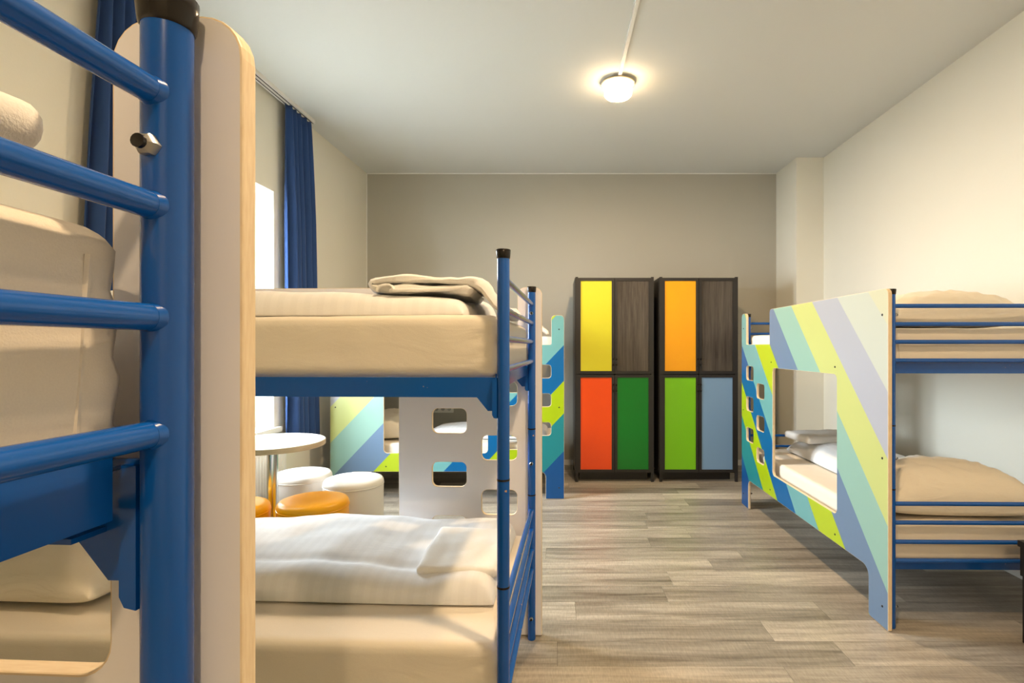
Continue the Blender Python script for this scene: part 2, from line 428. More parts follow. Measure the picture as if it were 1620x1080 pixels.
def rrect(x0, x1, y0, y1, r, n=6):
    pts = []
    for cx, cy, a in ((x1 - r, y1 - r, 0), (x0 + r, y1 - r, 90), (x0 + r, y0 + r, 180), (x1 - r, y0 + r, 270)):
        for i in range(n + 1):
            t = R(a + 90 * i / n); pts.append((cx + r * math.cos(t), cy + r * math.sin(t)))
    return pts
def rpoly(corners, n=6):
    """rounded polygon: corners = (x, y, radius)"""
    out = []
    k = len(corners)
    for i in range(k):
        p = Vector(corners[i][:2]); r = corners[i][2]
        a = (Vector(corners[i - 1][:2]) - p).normalized(); b = (Vector(corners[(i + 1) % k][:2]) - p).normalized()
        if r <= 0: out.append(tuple(p)); continue
        ang = a.angle(b); d = r / math.tan(ang / 2)
        p0, p1 = p + a * d, p + b * d
        c = p + (a + b).normalized() * (r / math.sin(ang / 2))
        v0, v1 = p0 - c, p1 - c
        tot = v0.angle(v1); sg = 1 if v0.x * v1.y - v0.y * v1.x > 0 else -1
        for j in range(n + 1):
            t = sg * tot * j / n
            out.append((c.x + v0.x * math.cos(t) - v0.y * math.sin(t), c.y + v0.x * math.sin(t) + v0.y * math.cos(t)))
    return out

def panel_mesh(mir):
    outline = rpoly([(0, 0.004, 0.004), (0.16, 0.004, 0.004), (0.16, 0.24, 0.05), (L_ - 0.16, 0.24, 0.05), (L_ - 0.16, 0.004, 0.004), (L_, 0.004, 0.004),
                     (L_, 1.60, 0.03), (0.607, 1.60, 0.03), (0.607, 1.345, 0.004), (0.112, 1.345, 0.012), (0.112, 1.60, 0.035), (0, 1.60, 0.035)])
    holes = [rrect(0.665, 1.569, 0.402, 1.174, 0.032)]
    for zc in (1.112, 0.862, 0.612): holes.append(rrect(0.114, 0.278, zc - 0.057, zc + 0.057, 0.027))
    for zc in (0.985, 0.738, 0.490): holes.append(rrect(0.348, 0.508, zc - 0.057, zc + 0.057, 0.027))
    cu = bpy.data.curves.new('panel_curve', 'CURVE'); cu.dimensions = '2D'; cu.fill_mode = 'BOTH'
    cu.extrude = PT / 2 - 0.002; cu.bevel_depth = 0.002; cu.bevel_resolution = 1; cu.offset = -0.002
    for ring in [outline] + holes:
        sp = cu.splines.new('POLY'); sp.points.add(len(ring) - 1); sp.use_cyclic_u = True
        for i, p in enumerate(ring): sp.points[i].co = (p[0], p[1], 0, 1)
    co = bpy.data.objects.new('panel_curve', cu); col.objects.link(co)
    bpy.context.view_layer.update()
    dg = bpy.context.evaluated_depsgraph_get()
    me = bpy.data.meshes.new_from_object(co.evaluated_get(dg))
    bpy.data.objects.remove(co); bpy.data.curves.remove(cu)
    me.name = 'panel'
    me.materials.clear()
    for k in ('stripes', 'inner', 'ply'): me.materials.append(M[k])
    mi = []
    for p in me.polygons:
        nz = p.normal.z
        mi.append(0 if nz > 0.95 else 1 if nz < -0.95 else 2)
    me.polygons.foreach_set('material_index', mi)
    for v in me.vertices:
        x, yy, zz = v.co
        v.co = (mir * x, PT / 2 - zz, yy)
    if mir < 0: me.flip_normals()
    me.polygons.foreach_set('use_smooth', [False] * len(me.polygons))
    me.update()
    return me

def angle_beam(axis, length, z0, z1, inward):
    """L-angle steel: upright plate plus a flange at the bottom pointing inwards"""
    b = MB(); t = 0.004; fl_ = 0.032
    if axis == 'y':
        b.prism([(0, z0), (0, z1), (inward * t, z1), (inward * t, z0 + t), (inward * fl_, z0 + t), (inward * fl_, z0)], 'y', 0, length)
    else:
        b.prism([(0, z0), (0, z1), (inward * t, z1), (inward * t, z0 + t), (inward * fl_, z0 + t), (inward * fl_, z0)], 'x', 0, length)
    return b

MESH = {}
MESH['post'] = MB().lathe([(0.0, 0.0), (0.0165, 0.0), (0.0175, 0.004), (0.0175, 1.588), (0.0, 1.588)], 28).mesh('post', M['blue'])
MESH['cap'] = MB().lathe([(0.0, 1.600), (0.0195, 1.600), (0.0210, 1.5985), (0.0205, 1.590), (0.0192, 1.576), (0.0178, 1.574)], 28).mesh('post_cap', M['black'], 50)
MESH['ring'] = MB().lathe([(0.0172, -0.003), (0.0183, -0.0025), (0.0183, 0.0025), (0.0172, 0.003)], 28).mesh('joint_ring', M['black'])
b = MB()
b.tube((0, 0.013, 0), (0, W_ - 0.013, 0), 0.0102, 18)
for yy, s in ((0.0165, 1), (W_ - 0.0165, -1)): b.lathe([], 3) if False else b.tube((0, yy - s * 0.003, 0), (0, yy + s * 0.004, 0), 0.0122, 18, 0.0104)
MESH['rung'] = b.mesh('rung', M['blue'])
MESH['bolt'] = MB().lathe([(0.0, -0.0035), (0.004, -0.003), (0.0062, 0.0), (0.0062, 0.002)], 14).mesh('bolt', M['bolt'])
b = MB()
b.lathe([(0.0, 0.0), (0.0055, 0.0), (0.0075, 0.002), (0.0085, 0.004), (0.0085, 0.010), (0.0, 0.010)], 6)
b2_ = MB().lathe([(0.0052, 0.0002), (0.0052, -0.003), (0.0, -0.0035)], 14)
k_ = len(b.v); b.v += b2_.v; b.f += [tuple(i + k_ for i in f) for f in b2_.f]; b.m += [1] * len(b2_.f)
MESH['nut'] = b.mesh('nut', [M['steel'], M['black']], 40)

def wire_base(mir):
    b = MB()
    for i in range(14):
        yy = PY0 + 0.04 + (W_ - 0.08) * i / 13
        b.tube((mir * (PX0 + 0.03), yy, 0), (mir * (PX1 - 0.03), yy, 0), 0.002, 5)
    for i in range(24):
        xx = PX0 + 0.03 + (PX1 - PX0 - 0.06) * i / 23
        b.tube((mir * xx, PY0 + 0.01, 0.003), (mir * xx, PY1 - 0.01, 0.003), 0.002, 5)
    return b.mesh('wire_base', M['steel'])

def bracket_mesh(mir, end, side):
    """gusset plate and hook sleeve joining a side beam to a post; z=0 is the beam's underside"""
    s = mir * end
    b = MB(); y0 = -0.005 if side else 0.001; y1 = y0 + 0.004
    b.prism([(s * 0.018, 0.056), (s * 0.085, 0.056), (s * 0.085, 0.0), (s * 0.075, 0.0), (s * 0.044, -0.038), (s * 0.018, -0.038)], 'y', y0, y1)
    b.prism([(s * 0.0165, 0.052), (s * 0.03, 0.052), (s * 0.03, -0.048), (s * 0.026, -0.056), (s * 0.0165, -0.058)], 'y', -0.011, 0.011)
    return b.mesh('bracket', M['blue'], 30)

CACHE = {}
def bed_meshes(mir):
    if mir in CACHE: return CACHE[mir]
    d = {'panel': panel_mesh(mir), 'wire': wire_base(mir)}
    for e in (1, -1):
        for sd in (0, 1): d['br', e, sd] = bracket_mesh(mir, e, sd)
    ln = PX1 - PX0 - 0.09
    for sd in (0, 1):
        bb = angle_beam('x', ln, 0.0, 0.056, 1 if sd == 0 else -1)
        if mir < 0: bb.v = [(-v[0], v[1], v[2]) for v in bb.v]
        d['side', sd] = bb.mesh('side_beam', M['blue'], 30)
    for e in (1, -1):
        d['end', e] = angle_beam('y', W_ - 0.05, 0.0, 0.050, mir * e).mesh('end_beam', M['blue'], 30)
    CACHE[mir] = d
    return d

class Bed:
    def __init__(s, label, post_xy, rotz, mir=1):
        s.mir = mir; s.rot = rotz
        Rm = Matrix.Rotation(rotz, 3, 'Z')
        off = Rm @ Vector((mir * PX0, PY0, 0))
        s.org = Vector((post_xy[0], post_xy[1], 0)) - off
        s.Rm = Rm
        root = link('bunk_bed', None, None, s.org, (0, 0, rotz))
        s.root = root
        tag(root, label, 'bunk bed', 'blue tube bunk beds')
        D = bed_meshes(mir)
        for xx in (PX0, PX1):
            for yy in (PY0, PY1):
                p = link('post', MESH['post'], root, (mir * xx, yy, 0))
                link('post_cap', MESH['cap'], p)
                for zz in (0.955, 0.655): link('joint_ring', MESH['ring'], p, (0, 0, zz))
                if yy == PY0:
                    for zz in (1.478, 0.80, 0.10):
                        # the panel bolts come through the posts and end in a nut on the inner side
                        link('nut', MESH['nut'], p, (0, 0.026, zz), (R(90), 0, 0))
        for xx, e in ((PX0, 1), (PX1, -1)):
            for zz in RU + RLo: link('rung', MESH['rung'], root, (mir * xx, PY0, zz))
            for zz in (1.200, 0.266): link('end_beam', D['end', e], root, (mir * (xx + e * 0.022), PY0 + 0.025, zz))
            for zz in (1.185, 0.252):
                link('bracket', D['br', e, 0], root, (mir * xx, PY0, zz))
                link('bracket', D['br', e, 1], root, (mir * xx, PY1, zz))
        for zz in (1.185, 0.252):
            link('side_beam', D['side', 0], root, (mir * (PX0 + 0.045), PY0 + 0.002, zz))
            link('side_beam', D['side', 1], root, (mir * (PX0 + 0.045), PY1 - 0.002, zz))
            link('wire_base', D['wire'], root, (0, 0, zz + 0.048))
        pn = link('panel', D['panel'], root)
        pn['label'] = 'panel printed with diagonal stripes, ladder holes and a big opening'
        for bx, bz in ((0.045, 1.478), (0.045, 0.80), (0.045, 0.10), (L_ - 0.045, 1.478), (L_ - 0.045, 0.80), (L_ - 0.045, 0.10),
                       (0.64, 1.215), (1.55, 1.215), (0.62, 0.285), (1.55, 0.285)):
            link('bolt', MESH['bolt'], pn, (mir * bx, 0.0, bz), (R(90), 0, 0) if False else (R(-90), 0, 0))
    def w(s, x, yy, z=0):
        return s.org + s.Rm @ Vector((s.mir * x, yy, z))
    def loc(s, X, Y):
        """world XY -> bed-local XY"""
        v = s.Rm.transposed() @ (Vector((X, Y, 0)) - s.org)
        return s.mir * v.x, v.y

B1 = Bed('bunk bed farthest from the lockers, with thick blue corner post and pale panel back', (-0.302, 0.417), R(180 - 3.0))
B2 = Bed('bunk bed with a bare white panel back in front of the round table', (-0.106, 2.43), R(180 - 2.4))
B3 = Bed('bunk bed standing lengthways along the grey back wall beside the lockers', (0.080 - 0.045, 4.65 + 0.042), 0.0, -1)
B4 = Bed('bunk bed with full striped panel standing along the right-hand cream wall beside the pillar', (1.620, 4.475), R(-90 - 0.85))
B1.root['label'] = 'bunk bed farthest from the lockers, with thick blue corner post and pale panel back'
B2.root['label'] = 'bunk bed with white panel back, standing between the round table and another bunk'
B3.root['label'] = 'bunk bed standing along the grey back wall, its striped end beside the lockers'
B4.root['label'] = 'bunk bed with its whole striped panel on show, against the cream wall by the pillar'

# ------------------------------------------------------------------ soft goods
def soft_box(name, sx, sy, sz, r, mtl, seed=0, amp=0.004, freq=5.0, res=0.03, extra=None):
    """rounded, slightly uneven box; origin at its base centre"""
    nx, ny, nz = (max(4, int(d / res)) for d in (sx, sy, sz))
    bm = bmesh.new()
    def face(nu, nv, fn):
        g = [[bm.verts.new(fn(i / nu, j / nv)) for j in range(nv + 1)] for i in range(nu + 1)]
        for i in range(nu):
            for j in range(nv): bm.faces.new((g[i][j], g[i + 1][j], g[i + 1][j + 1], g[i][j + 1]))
    hx, hy, hz = sx / 2, sy / 2, sz / 2
    L = lambda a, u: -a + 2 * a * u
    def warp(u):            # denser towards the edges
        return 0.5 - 0.5 * math.cos(math.pi * u) * (0.35 + 0.65) if False else u
    for sgn in (-1, 1):
        face(nx, ny, lambda u, v: (L(hx, u), L(hy, v), sgn * hz))
        face(nx, nz, lambda u, v: (L(hx, u), sgn * hy, L(hz, v)))
        face(ny, nz, lambda u, v: (sgn * hx, L(hy, u), L(hz, v)))
    bmesh.ops.remove_doubles(bm, verts=bm.verts, dist=1e-5)
    off = Vector((seed * 7.3, seed * 3.1, seed * 1.7))
    for v in bm.verts:
        p = v.co.copy()
        c = Vector((max(-hx + r, min(hx - r, p.x)), max(-hy + r, min(hy - r, p.y)), max(-hz + r, min(hz - r, p.z))))
        d = p - c
        nrm = Vector((0, 0, 1))
        if d.length > 1e-9:
            nrm = d.normalized(); p = c + nrm * r
        n1 = noise.noise(Vector((p.x * freq, p.y * freq, p.z * freq)) + off)
        n2 = noise.noise(Vector((p.x * freq * 3.1, p.y * freq * 3.1, p.z * freq * 3.1)) + off)
        k = min(1.0, max(0.0, (p.z + hz) / (sz * 0.4)))
        p += nrm * (n1 * amp + n2 * amp * 0.35) * (0.3 + 0.7 * k)
        p.z += hz
        if extra: p = extra(p)
        v.co = p
    bmesh.ops.recalc_face_normals(bm, faces=bm.faces)
    me = bpy.data.meshes.new(name); bm.to_mesh(me); bm.free()
    me.materials.append(mtl)
    me.polygons.foreach_set('use_smooth', [True] * len(me.polygons))
    return me

def cushion(name, sx, sy, H, mtl, seed=0, ex=3.0, ey=3.0, amp=0.012, freq=6.0, nx=56, ny=40, under=0.18, pinch=0.0, zero=0.0, ridge=0.0, lean=None):
    """puffy textile: domed top and slightly bellied underside meeting in a seam; origin at base centre. H = number or function(u,v)"""
    off = Vector((seed * 5.1, seed * 2.3, seed * 9.7))
    bm = bmesh.new()
    def prof(t, e): return max(0.0, 1 - abs(t) ** e) ** (1.0 / 2.2)
    def ripple(x, yy): 
        q = Vector((x * freq, yy * freq, 0)) + off
        n = noise.noise(q) + 0.5 * noise.noise(q * 2.3)
        r_ = (1 - abs(noise.noise(q * 1.4 + Vector((3, 9, 1)))) * 2) if ridge else 0
        return n * amp + r_ * ridge
    def pos(i, j, top):
        a = -1 + 2 * i / nx; b_ = -1 + 2 * j / ny
        # concentrate rows at the rim
        a = math.sin(a * math.pi / 2); b_ = math.sin(b_ * math.pi / 2)
        px = 1 - pinch * (1 - abs(b_) ** 3); py = 1 - pinch * (1 - abs(a) ** 3)
        if pinch: px, py = 1 - pinch * (1 - b_ * b_), 1 - pinch * (1 - a * a)
        x = a * sx / 2 * px; yy = b_ * sy / 2 * py
        h = H(a, b_) if callable(H) else H
        e = prof(a, ex) * prof(b_, ey)
        seam = h * under
        z = seam + (h - seam) * e + ripple(x, yy) * min(1, e * 1.6) if top else seam * (1 - e ** 0.7)
        if top and e < 1e-6: z = seam
        return Vector((x, yy, max(z, 0.0)))
    gt = [[bm.verts.new(pos(i, j, True)) for j in range(ny + 1)] for i in range(nx + 1)]
    gb = [[bm.verts.new(pos(i, j, False)) for j in range(ny + 1)] for i in range(nx + 1)]
    for i in range(nx):
        for j in range(ny):
            bm.faces.new((gt[i][j], gt[i + 1][j], gt[i + 1][j + 1], gt[i][j + 1]))
            bm.faces.new((gb[i][j], gb[i][j + 1], gb[i + 1][j + 1], gb[i + 1][j]))
    bmesh.ops.remove_doubles(bm, verts=bm.verts, dist=1e-5)
    if lean:
        for v in bm.verts: v.co = lean(v.co)
    bmesh.ops.recalc_face_normals(bm, faces=bm.faces)
    me = bpy.data.meshes.new(name); bm.to_mesh(me); bm.free()
    me.materials.append(mtl)
    me.polygons.foreach_set('use_smooth', [True] * len(me.polygons))
    return me

def folded(name, path, th, depth, mtl, seed=0, amp=0.006, ny=26, step=0.012):
    """sheet of thickness th following a path in the x-z plane, swept along y by depth, with uneven edges"""
    pts = [Vector((p[0], p[1])) for p in path]
    # Catmull-Rom resample
    res = []
    for i in range(len(pts) - 1):
        p0 = pts[max(i - 1, 0)]; p1 = pts[i]; p2 = pts[i + 1]; p3 = pts[min(i + 2, len(pts) - 1)]
        n = max(2, int((p2 - p1).length / step))
        for k in range(n):
            t = k / n
            res.append(0.5 * ((2 * p1) + (p2 - p0) * t + (2 * p0 - 5 * p1 + 4 * p2 - p3) * t * t + (3 * p1 - p0 - 3 * p2 + p3) * t ** 3))
    res.append(pts[-1])
    tang = [(res[min(i + 1, len(res) - 1)] - res[max(i - 1, 0)]).normalized() for i in range(len(res))]
    nr = [Vector((-t.y, t.x)) for t in tang]
    ring = []
    for i, p in enumerate(res): ring.append((p + nr[i] * th / 2, nr[i]))
    e = tang[-1]; ring.append((res[-1] + e * th / 2, e))
    for i in range(len(res) - 1, -1, -1): ring.append((res[i] - nr[i] * th / 2, -nr[i]))
    e = -tang[0]; ring.append((res[0] + e * th / 2, e))
    off = Vector((seed * 3.3, seed * 8.1, seed))
    bm = bmesh.new(); rows = []
    for j in range(ny + 1):
        t = j / ny; yy = (t - 0.5) * depth
        edge = 1 - max(0, (abs(t - 0.5) * 2 - 0.94) / 0.06) * 0.55
        rw = []
        for (p, n_) in ring:
            k = noise.noise(Vector((p.x * 9, yy * 9, p.y * 9)) + off) + 0.5 * noise.noise(Vector((p.x * 25, yy * 25, p.y * 25)) + off)
            q = p - n_ * (th / 2) * (1 - edge) + n_ * k * amp
            dy = noise.noise(Vector((p.x * 8, 4 * (1 if t > 0.5 else -1), p.y * 8)) + off) * 0.012
            rw.append(bm.verts.new((q.x, yy + dy, q.y)))
        rows.append(rw)
    m_ = len(ring)
    for j in range(ny):
        for i in range(m_): bm.faces.new((rows[j][i], rows[j][(i + 1) % m_], rows[j + 1][(i + 1) % m_], rows[j + 1][i]))
    bm.faces.new(rows[0]); bm.faces.new(rows[-1][::-1])
    bmesh.ops.recalc_face_normals(bm, faces=bm.faces)
    bmesh.ops.triangulate(bm, faces=[f for f in bm.faces if len(f.verts) > 4])
    me = bpy.data.meshes.new(name); bm.to_mesh(me); bm.free()
    me.materials.append(mtl)
    me.polygons.foreach_set('use_smooth', [True] * len(me.polygons))
    me.set_sharp_from_angle(angle=R(60))
    return me

UB, UTOP, LB, LTOP = 1.239, 1.418, 0.306, 0.478
def corner_fold(sx, sy):
    def f(p):
        # pleats of the fitted sheet gathered at the corners
        d = min(abs(abs(p.x) - sx / 2), 0.12)
        if abs(p.x) > sx / 2 - 0.12:
            p.y += 0.004 * math.sin(p.z * 130 + p.x * 60) * (1 - d / 0.12) * (1 if p.y > 0 else -1)
        return p
    return f
MX, MY = 1.900, 0.902
mm_u = soft_box('mattress', MX, MY, UTOP - UB, 0.022, M['sheet'], 1, 0.004, 3.5, 0.016, corner_fold(MX, MY))
mm_l = soft_box('mattress', MX, MY, LTOP - LB, 0.022, M['sheet'], 2, 0.004, 3.5, 0.016, corner_fold(MX, MY))
def seam_meshes(sz):
    out = []
    for sx in (-1, 1):
        for sy in (-1, 1):
            out.append(MB().tube((sx * (MX / 2 - 0.001), sy * (MY / 2 - 0.045), 0.03), (sx * (MX / 2 - 0.001), sy * (MY / 2 - 0.035), sz - 0.026), 0.0028, 6).mesh('seam', M['sheet']))
    return out
sm_u, sm_l = seam_meshes(UTOP - UB), seam_meshes(LTOP - LB)
def mattress(bed, upper, label):
    c = bed.w(0.066 + MX / 2, 0.052 + MY / 2, UB if upper else LB)
    o = link('mattress', mm_u if upper else mm_l, None, c, (0, 0, bed.rot))
    for me in (sm_u if upper else sm_l): link('seam', me, o)
    return tag(o, label, 'mattress', 'sheeted mattresses on the bunks')
def on_bed(bed, name, me, X, Y, z, label, cat, group, rz=0.0, rot=(0, 0)):
    """place at world X, Y with the bed's own rotation plus rz"""
    o = link(name, me, None, (X, Y, z), (rot[0], rot[1], rz))
    return tag(o, label, cat, group)

mattress(B1, True, 'upper mattress behind the blue rungs of the bunk farthest from the lockers')
mattress(B1, False, 'lower mattress of the bunk farthest from the lockers')
mattress(B2, True, 'upper mattress above the blue beam, in front of the round table')
mattress(B2, False, 'lower mattress in the bunk in front of the coloured stools')
mattress(B3, True, 'upper mattress of the bunk along the grey back wall')
mattress(B3, False, 'lower mattress of the bunk along the grey back wall')
mattress(B4, True, 'upper mattress of the bunk against the cream wall')
mattress(B4, False, 'lower mattress seen through the opening of the striped bunk by the cream wall')

GD, GP, GT = 'white folded duvets', 'cream pillows', 'folded towels left on the beds'
a2, a1, a4 = R(180 - 2.4), R(180 - 3.0), R(-90 - 0.85)
# bunk 2, upper: duvet, folded towel draped over its end
def H2u(u, v): return 0.083 + 0.045 * max(0, -v) + 0.012 * math.sin(2.2 * u + 0.5)
# (rotated by ~180 deg: local -y is world +y, i.e. away from the camera)
dv = cushion('duvet', 1.30, 0.70, H2u, M['duvet'], 3, ex=22, ey=14, amp=0.010, freq=3.5, under=0.10, nx=90, ny=50)
p = Vector((-0.262 - 0.65, 1.99))
on_bed(B2, 'duvet', dv, p.x, p.y, UTOP + 0.001, 'folded white duvet lying on the upper mattress under a draped towel', 'duvet', GD, a2)
tw_path = [(0.31, 0.016), (0.20, 0.015), (0.08, 0.016), (0.022, 0.018), (0.010, 0.030), (0.024, 0.041), (0.08, 0.046), (0.15, 0.047), (0.22, 0.044), (0.28, 0.042),
           (0.33, 0.040), (0.362, 0.024), (0.380, -0.004), (0.400, -0.030), (0.425, -0.048), (0.455, -0.055)]
tw = link('towel', folded('towel', tw_path, 0.028, 0.42, M['towel'], 2, 0.009), None, (-0.592, 1.87, UTOP + 0.076), (0, 0, R(2)))
tag(tw, 'folded white towel draped over the end of the upper duvet', 'towel', GT)
rl = [(0.045, 0.004), (0.07, 0.016), (0.085, 0.008), (0.075, -0.002), (0.10, 0.018), (0.14, 0.012), (0.20, 0.008), (0.25, 0.008), (0.29, 0.010)]
link('rolled_hem', folded('rolled_hem', [(0.035, 0.003), (0.045, 0.016), (0.075, 0.020), (0.085, 0.008), (0.075, 0.001), (0.11, 0.004), (0.17, 0.004), (0.24, 0.006), (0.29, 0.012)], 0.010, 0.04, M['towel'], 5, 0.003), tw, (0, -0.215, 0.004))
# bunk 2, lower: duvet, towel, pillow by the window wall
def H2l(u, v):
    # u>0: world left; v<0: away from the camera
    h = 0.088 + 0.026 * max(0, -v + 0.3) + 0.012 * max(0, -u - 0.5)
    h += 0.010 * math.sin(5 * u + 1.0)
    h -= 0.022 * math.exp(-((v - 0.48 + 0.10 * u) / 0.10) ** 2) * 0.6
    return h
dl = cushion('duvet', 1.22, 0.63, H2l, M['duvet'], 7, ex=16, ey=9, amp=0.012, freq=4.0, under=0.12, nx=100, ny=60)
on_bed(B2, 'duvet', dl, -0.185 - 0.61, 2.075, LTOP + 0.001, 'puffy white striped duvet on the lower bunk under a square towel', 'duvet', GD, a2)
t2 = soft_box('towel', 0.285, 0.315, 0.034, 0.015, M['towel'], 9, 0.006, 11, 0.014)
on_bed(B2, 'towel', t2, -0.325, 1.975, LTOP + 0.083, 'square folded white towel on the end of the lower duvet', 'towel', GT, R(-4), (R(7.5), R(0.5)))
pw = cushion('pillow', 0.62, 0.62, 0.21, M['pillow'], 11, ex=3.4, ey=2.6, amp=0.009, freq=8, ridge=0.008, under=0.28, pinch=0.06)
on_bed(B2, 'pillow', pw, -1.76, 2.00, LTOP + 0.001, 'cream pillow on the lower bunk, seen through a ladder hole', 'pillow', GP, a2)
# bunk 1, upper: duvet and towel
dv1 = cushion('duvet', 1.25, 0.66, 0.062, M['duvet'], 13, ex=10, ey=8, amp=0.004, freq=4, under=0.15)
on_bed(B1, 'duvet', dv1, -0.50 - 0.63, 0.06, UTOP + 0.001, 'flat white duvet on the upper bunk farthest from the lockers', 'duvet', GD, a1)
t1 = soft_box('towel', 0.28, 0.23, 0.044, 0.02, M['towel'], 15, 0.006, 10, 0.014)
on_bed(B1, 'towel', t1, -0.395 - 0.14, 0.312, UTOP + 0.055, 'rolled cream towel behind the blue rungs on the upper bunk farthest from the lockers', 'towel', GT, a1)
# bunk 4, upper: pillow, duvet at the foot
pu = cushion('pillow', 0.70, 0.46, 0.185, M['pillow'], 17, ex=2.6, ey=3.4, amp=0.012, freq=9, ridge=0.012, under=0.25, pinch=0.05)
on_bed(B4, 'pillow', pu, 1.99, 2.81, UTOP + 0.001, 'cream pillow on the upper bunk against the cream wall', 'pillow', GP, R(-2))
d4 = cushion('duvet', 0.55, 1.05, 0.12, M['duvet'], 19, ex=5, ey=10, amp=0.010, freq=4, under=0.12)
on_bed(B4, 'duvet', d4, 2.13, 3.80, UTOP + 0.001, 'white duvet on the upper bunk behind the striped panel', 'duvet', GD, R(-1))
# bunk 4, lower
p4 = cushion('pillow', 0.78, 0.52, 0.245, M['pillow'], 21, ex=2.3, ey=3.0, amp=0.013, freq=8, ridge=0.014, under=0.25, pinch=0.06)
on_bed(B4, 'pillow', p4, 2.02, 2.84, LTOP + 0.001, 'plump cream pillow on the lower bunk behind blue end rails', 'pillow', GP, R(-3))
d4l = cushion('duvet', 0.56, 1.15, lambda u, v: 0.135 + 0.01 * math.sin(4 * v), M['duvet'], 23, ex=4, ey=10, amp=0.012, freq=4, under=0.15)
on_bed(B4, 'duvet', d4l, 2.14, 3.74, LTOP + 0.001, 'folded white duvet seen through the opening of the striped panel', 'duvet', GD, R(-1))
t4 = soft_box('towel', 0.50, 0.34, 0.055, 0.022, M['towel'], 25, 0.006, 9, 0.018)
o4 = on_bed(B4, 'towel', t4, 2.07, 4.08, LTOP + 0.136, 'folded grey-white towel on the lower duvet behind the striped panel', 'towel', GT, R(6))
# bunk 3
p3 = cushion('pillow', 0.56, 0.60, 0.24, M['pillow'], 27, ex=2.4, ey=2.6, amp=0.014, freq=9, ridge=0.012, under=0.25, pinch=0.05)
on_bed(B3, 'pillow', p3, -1.60, 5.08, LTOP + 0.001, 'cream pillow on the lower bunk along the back wall', 'pillow', GP, R(4))
d3 = cushion('duvet', 1.10, 0.58, 0.095, M['duvet'], 29, ex=10, ey=5, amp=0.010, freq=4, under=0.15)
on_bed(B3, 'duvet', d3, -0.62, 5.16, LTOP + 0.001, 'white duvet on the lower bunk along the back wall', 'duvet', GD, 0)
d3u = cushion('duvet', 1.10, 0.58, 0.085, M['duvet'], 31, ex=10, ey=5, amp=0.008, freq=4, under=0.15)
on_bed(B3, 'duvet', d3u, -0.72, 5.16, UTOP + 0.001, 'white duvet on the upper bunk along the back wall', 'duvet', GD, 0)
t3 = folded('towel', [(0.0, 0.0), (0.05, 0.035), (0.12, 0.045), (0.18, 0.03), (0.23, -0.02), (0.27, -0.055)], 0.03, 0.34, M['towel'], 6, 0.010)
on_bed(B3, 'towel', t3, -0.34, 5.10, UTOP + 0.092, 'crumpled white towel on the upper bunk along the back wall', 'towel', GT, 0)

# ------------------------------------------------------------------ lockers
LKY, LKD, LKH, LKW = 5.25, 0.55, 2.005, 0.778
def locker(x0, cols, woods, label):
    root = tag(link('locker', None, None, (x0 + LKW / 2, LKY + LKD / 2, 0)), label, 'locker', 'four door lockers')
    hx, hy = LKW / 2, LKD / 2
    b = MB()
    b.box(-hx, -hx + 0.022, -hy + 0.02, hy, 0.085, LKH); b.box(hx - 0.022, hx, -hy + 0.02, hy, 0.085, LKH)
    b.box(-hx + 0.022, hx - 0.022, hy - 0.01, hy, 0.085, LKH)
    for z in (0.085, 1.045, LKH - 0.022): b.box(-hx + 0.022, hx - 0.022, -hy + 0.02, hy - 0.01, z, z + 0.022)
    b.box(-0.011, 0.011, -hy + 0.02, hy - 0.01, 0.107, LKH - 0.022)
    b.box(-hx + 0.05, hx - 0.05, -hy + 0.10, -hy + 0.115, 0.0, 0.085)
    link('carcass', b.mesh('carcass', M['dark'], 0), root)
    for sx in (-1, 1):
        for sy in (-1, 1):
            link('leg', MB().box(-0.018, 0.018, -0.018, 0.018, 0.0, LKH if sy < 0 else 0.085).mesh('leg', M['dark'], 0) if sy > 0 else
                 MB().box(-0.013, 0.013, -0.012, 0.012, 0.0, LKH + 0.006).mesh('leg', M['dark'], 0), root,
                 (sx * (hx - 0.018), sy * (hy - 0.02) if sy > 0 else -hy + 0.008, 0))
    # doors
    dw = (LKW - 0.064) / 2
    for i in range(2):
        for r_ in range(2):
            xa = -dw - 0.002 if i == 0 else 0.002
            za, zb = ((1.062, LKH - 0.006) if r_ == 0 else (0.095, 1.050))
            fwid = 0.026
            f = MB()
            yb = -hy + 0.018; yf = -hy - 0.004
            f.box(xa, xa + fwid, yf, yb, za, zb); f.box(xa + dw - fwid, xa + dw, yf, yb, za, zb)
            f.box(xa + fwid, xa + dw - fwid, yf, yb, za, za + fwid); f.box(xa + fwid, xa + dw - fwid, yf, yb, zb - fwid, zb)
            door = link('door', f.mesh('door', M['dark'], 0), root)
            mt = cols[r_][i]
            dp = link('door_panel', MB().box(xa + fwid - 0.001, xa + dw - fwid + 0.001, -hy + 0.004, -hy + 0.012, za + fwid - 0.001, zb - fwid + 0.001).mesh('door_panel', M[mt], 0), door)
            dp['label'] = {'d_yellow': 'yellow panel', 'd_amber': 'amber panel', 'd_red': 'orange red panel', 'd_green': 'dark green panel', 'd_lime': 'lime green panel', 'd_sky': 'pale blue panel', 'darkwood': 'dark wood grain panel'}[mt]
            hxp = xa + dw - 0.013 if i == 0 else xa + 0.013
            for zz in ((1.205, 1.150) if r_ == 0 else (0.955, 0.895)):
                k = MB()
                k.tube((hxp, yf, zz), (hxp, yf - 0.016, zz), 0.0055, 10); k.tube((hxp, yf - 0.016, zz), (hxp, yf - 0.026, zz), 0.009, 10)
                link('knob', k.mesh('knob', M['black']), door)
    return root
locker(0.196, (('d_yellow', 'darkwood'), ('d_red', 'd_green')), None, 'dark steel locker with yellow, wood, orange-red and dark green doors')
locker(1.022, (('d_amber', 'darkwood'), ('d_lime', 'd_sky')), None, 'dark steel locker with amber, wood, lime and pale blue doors')

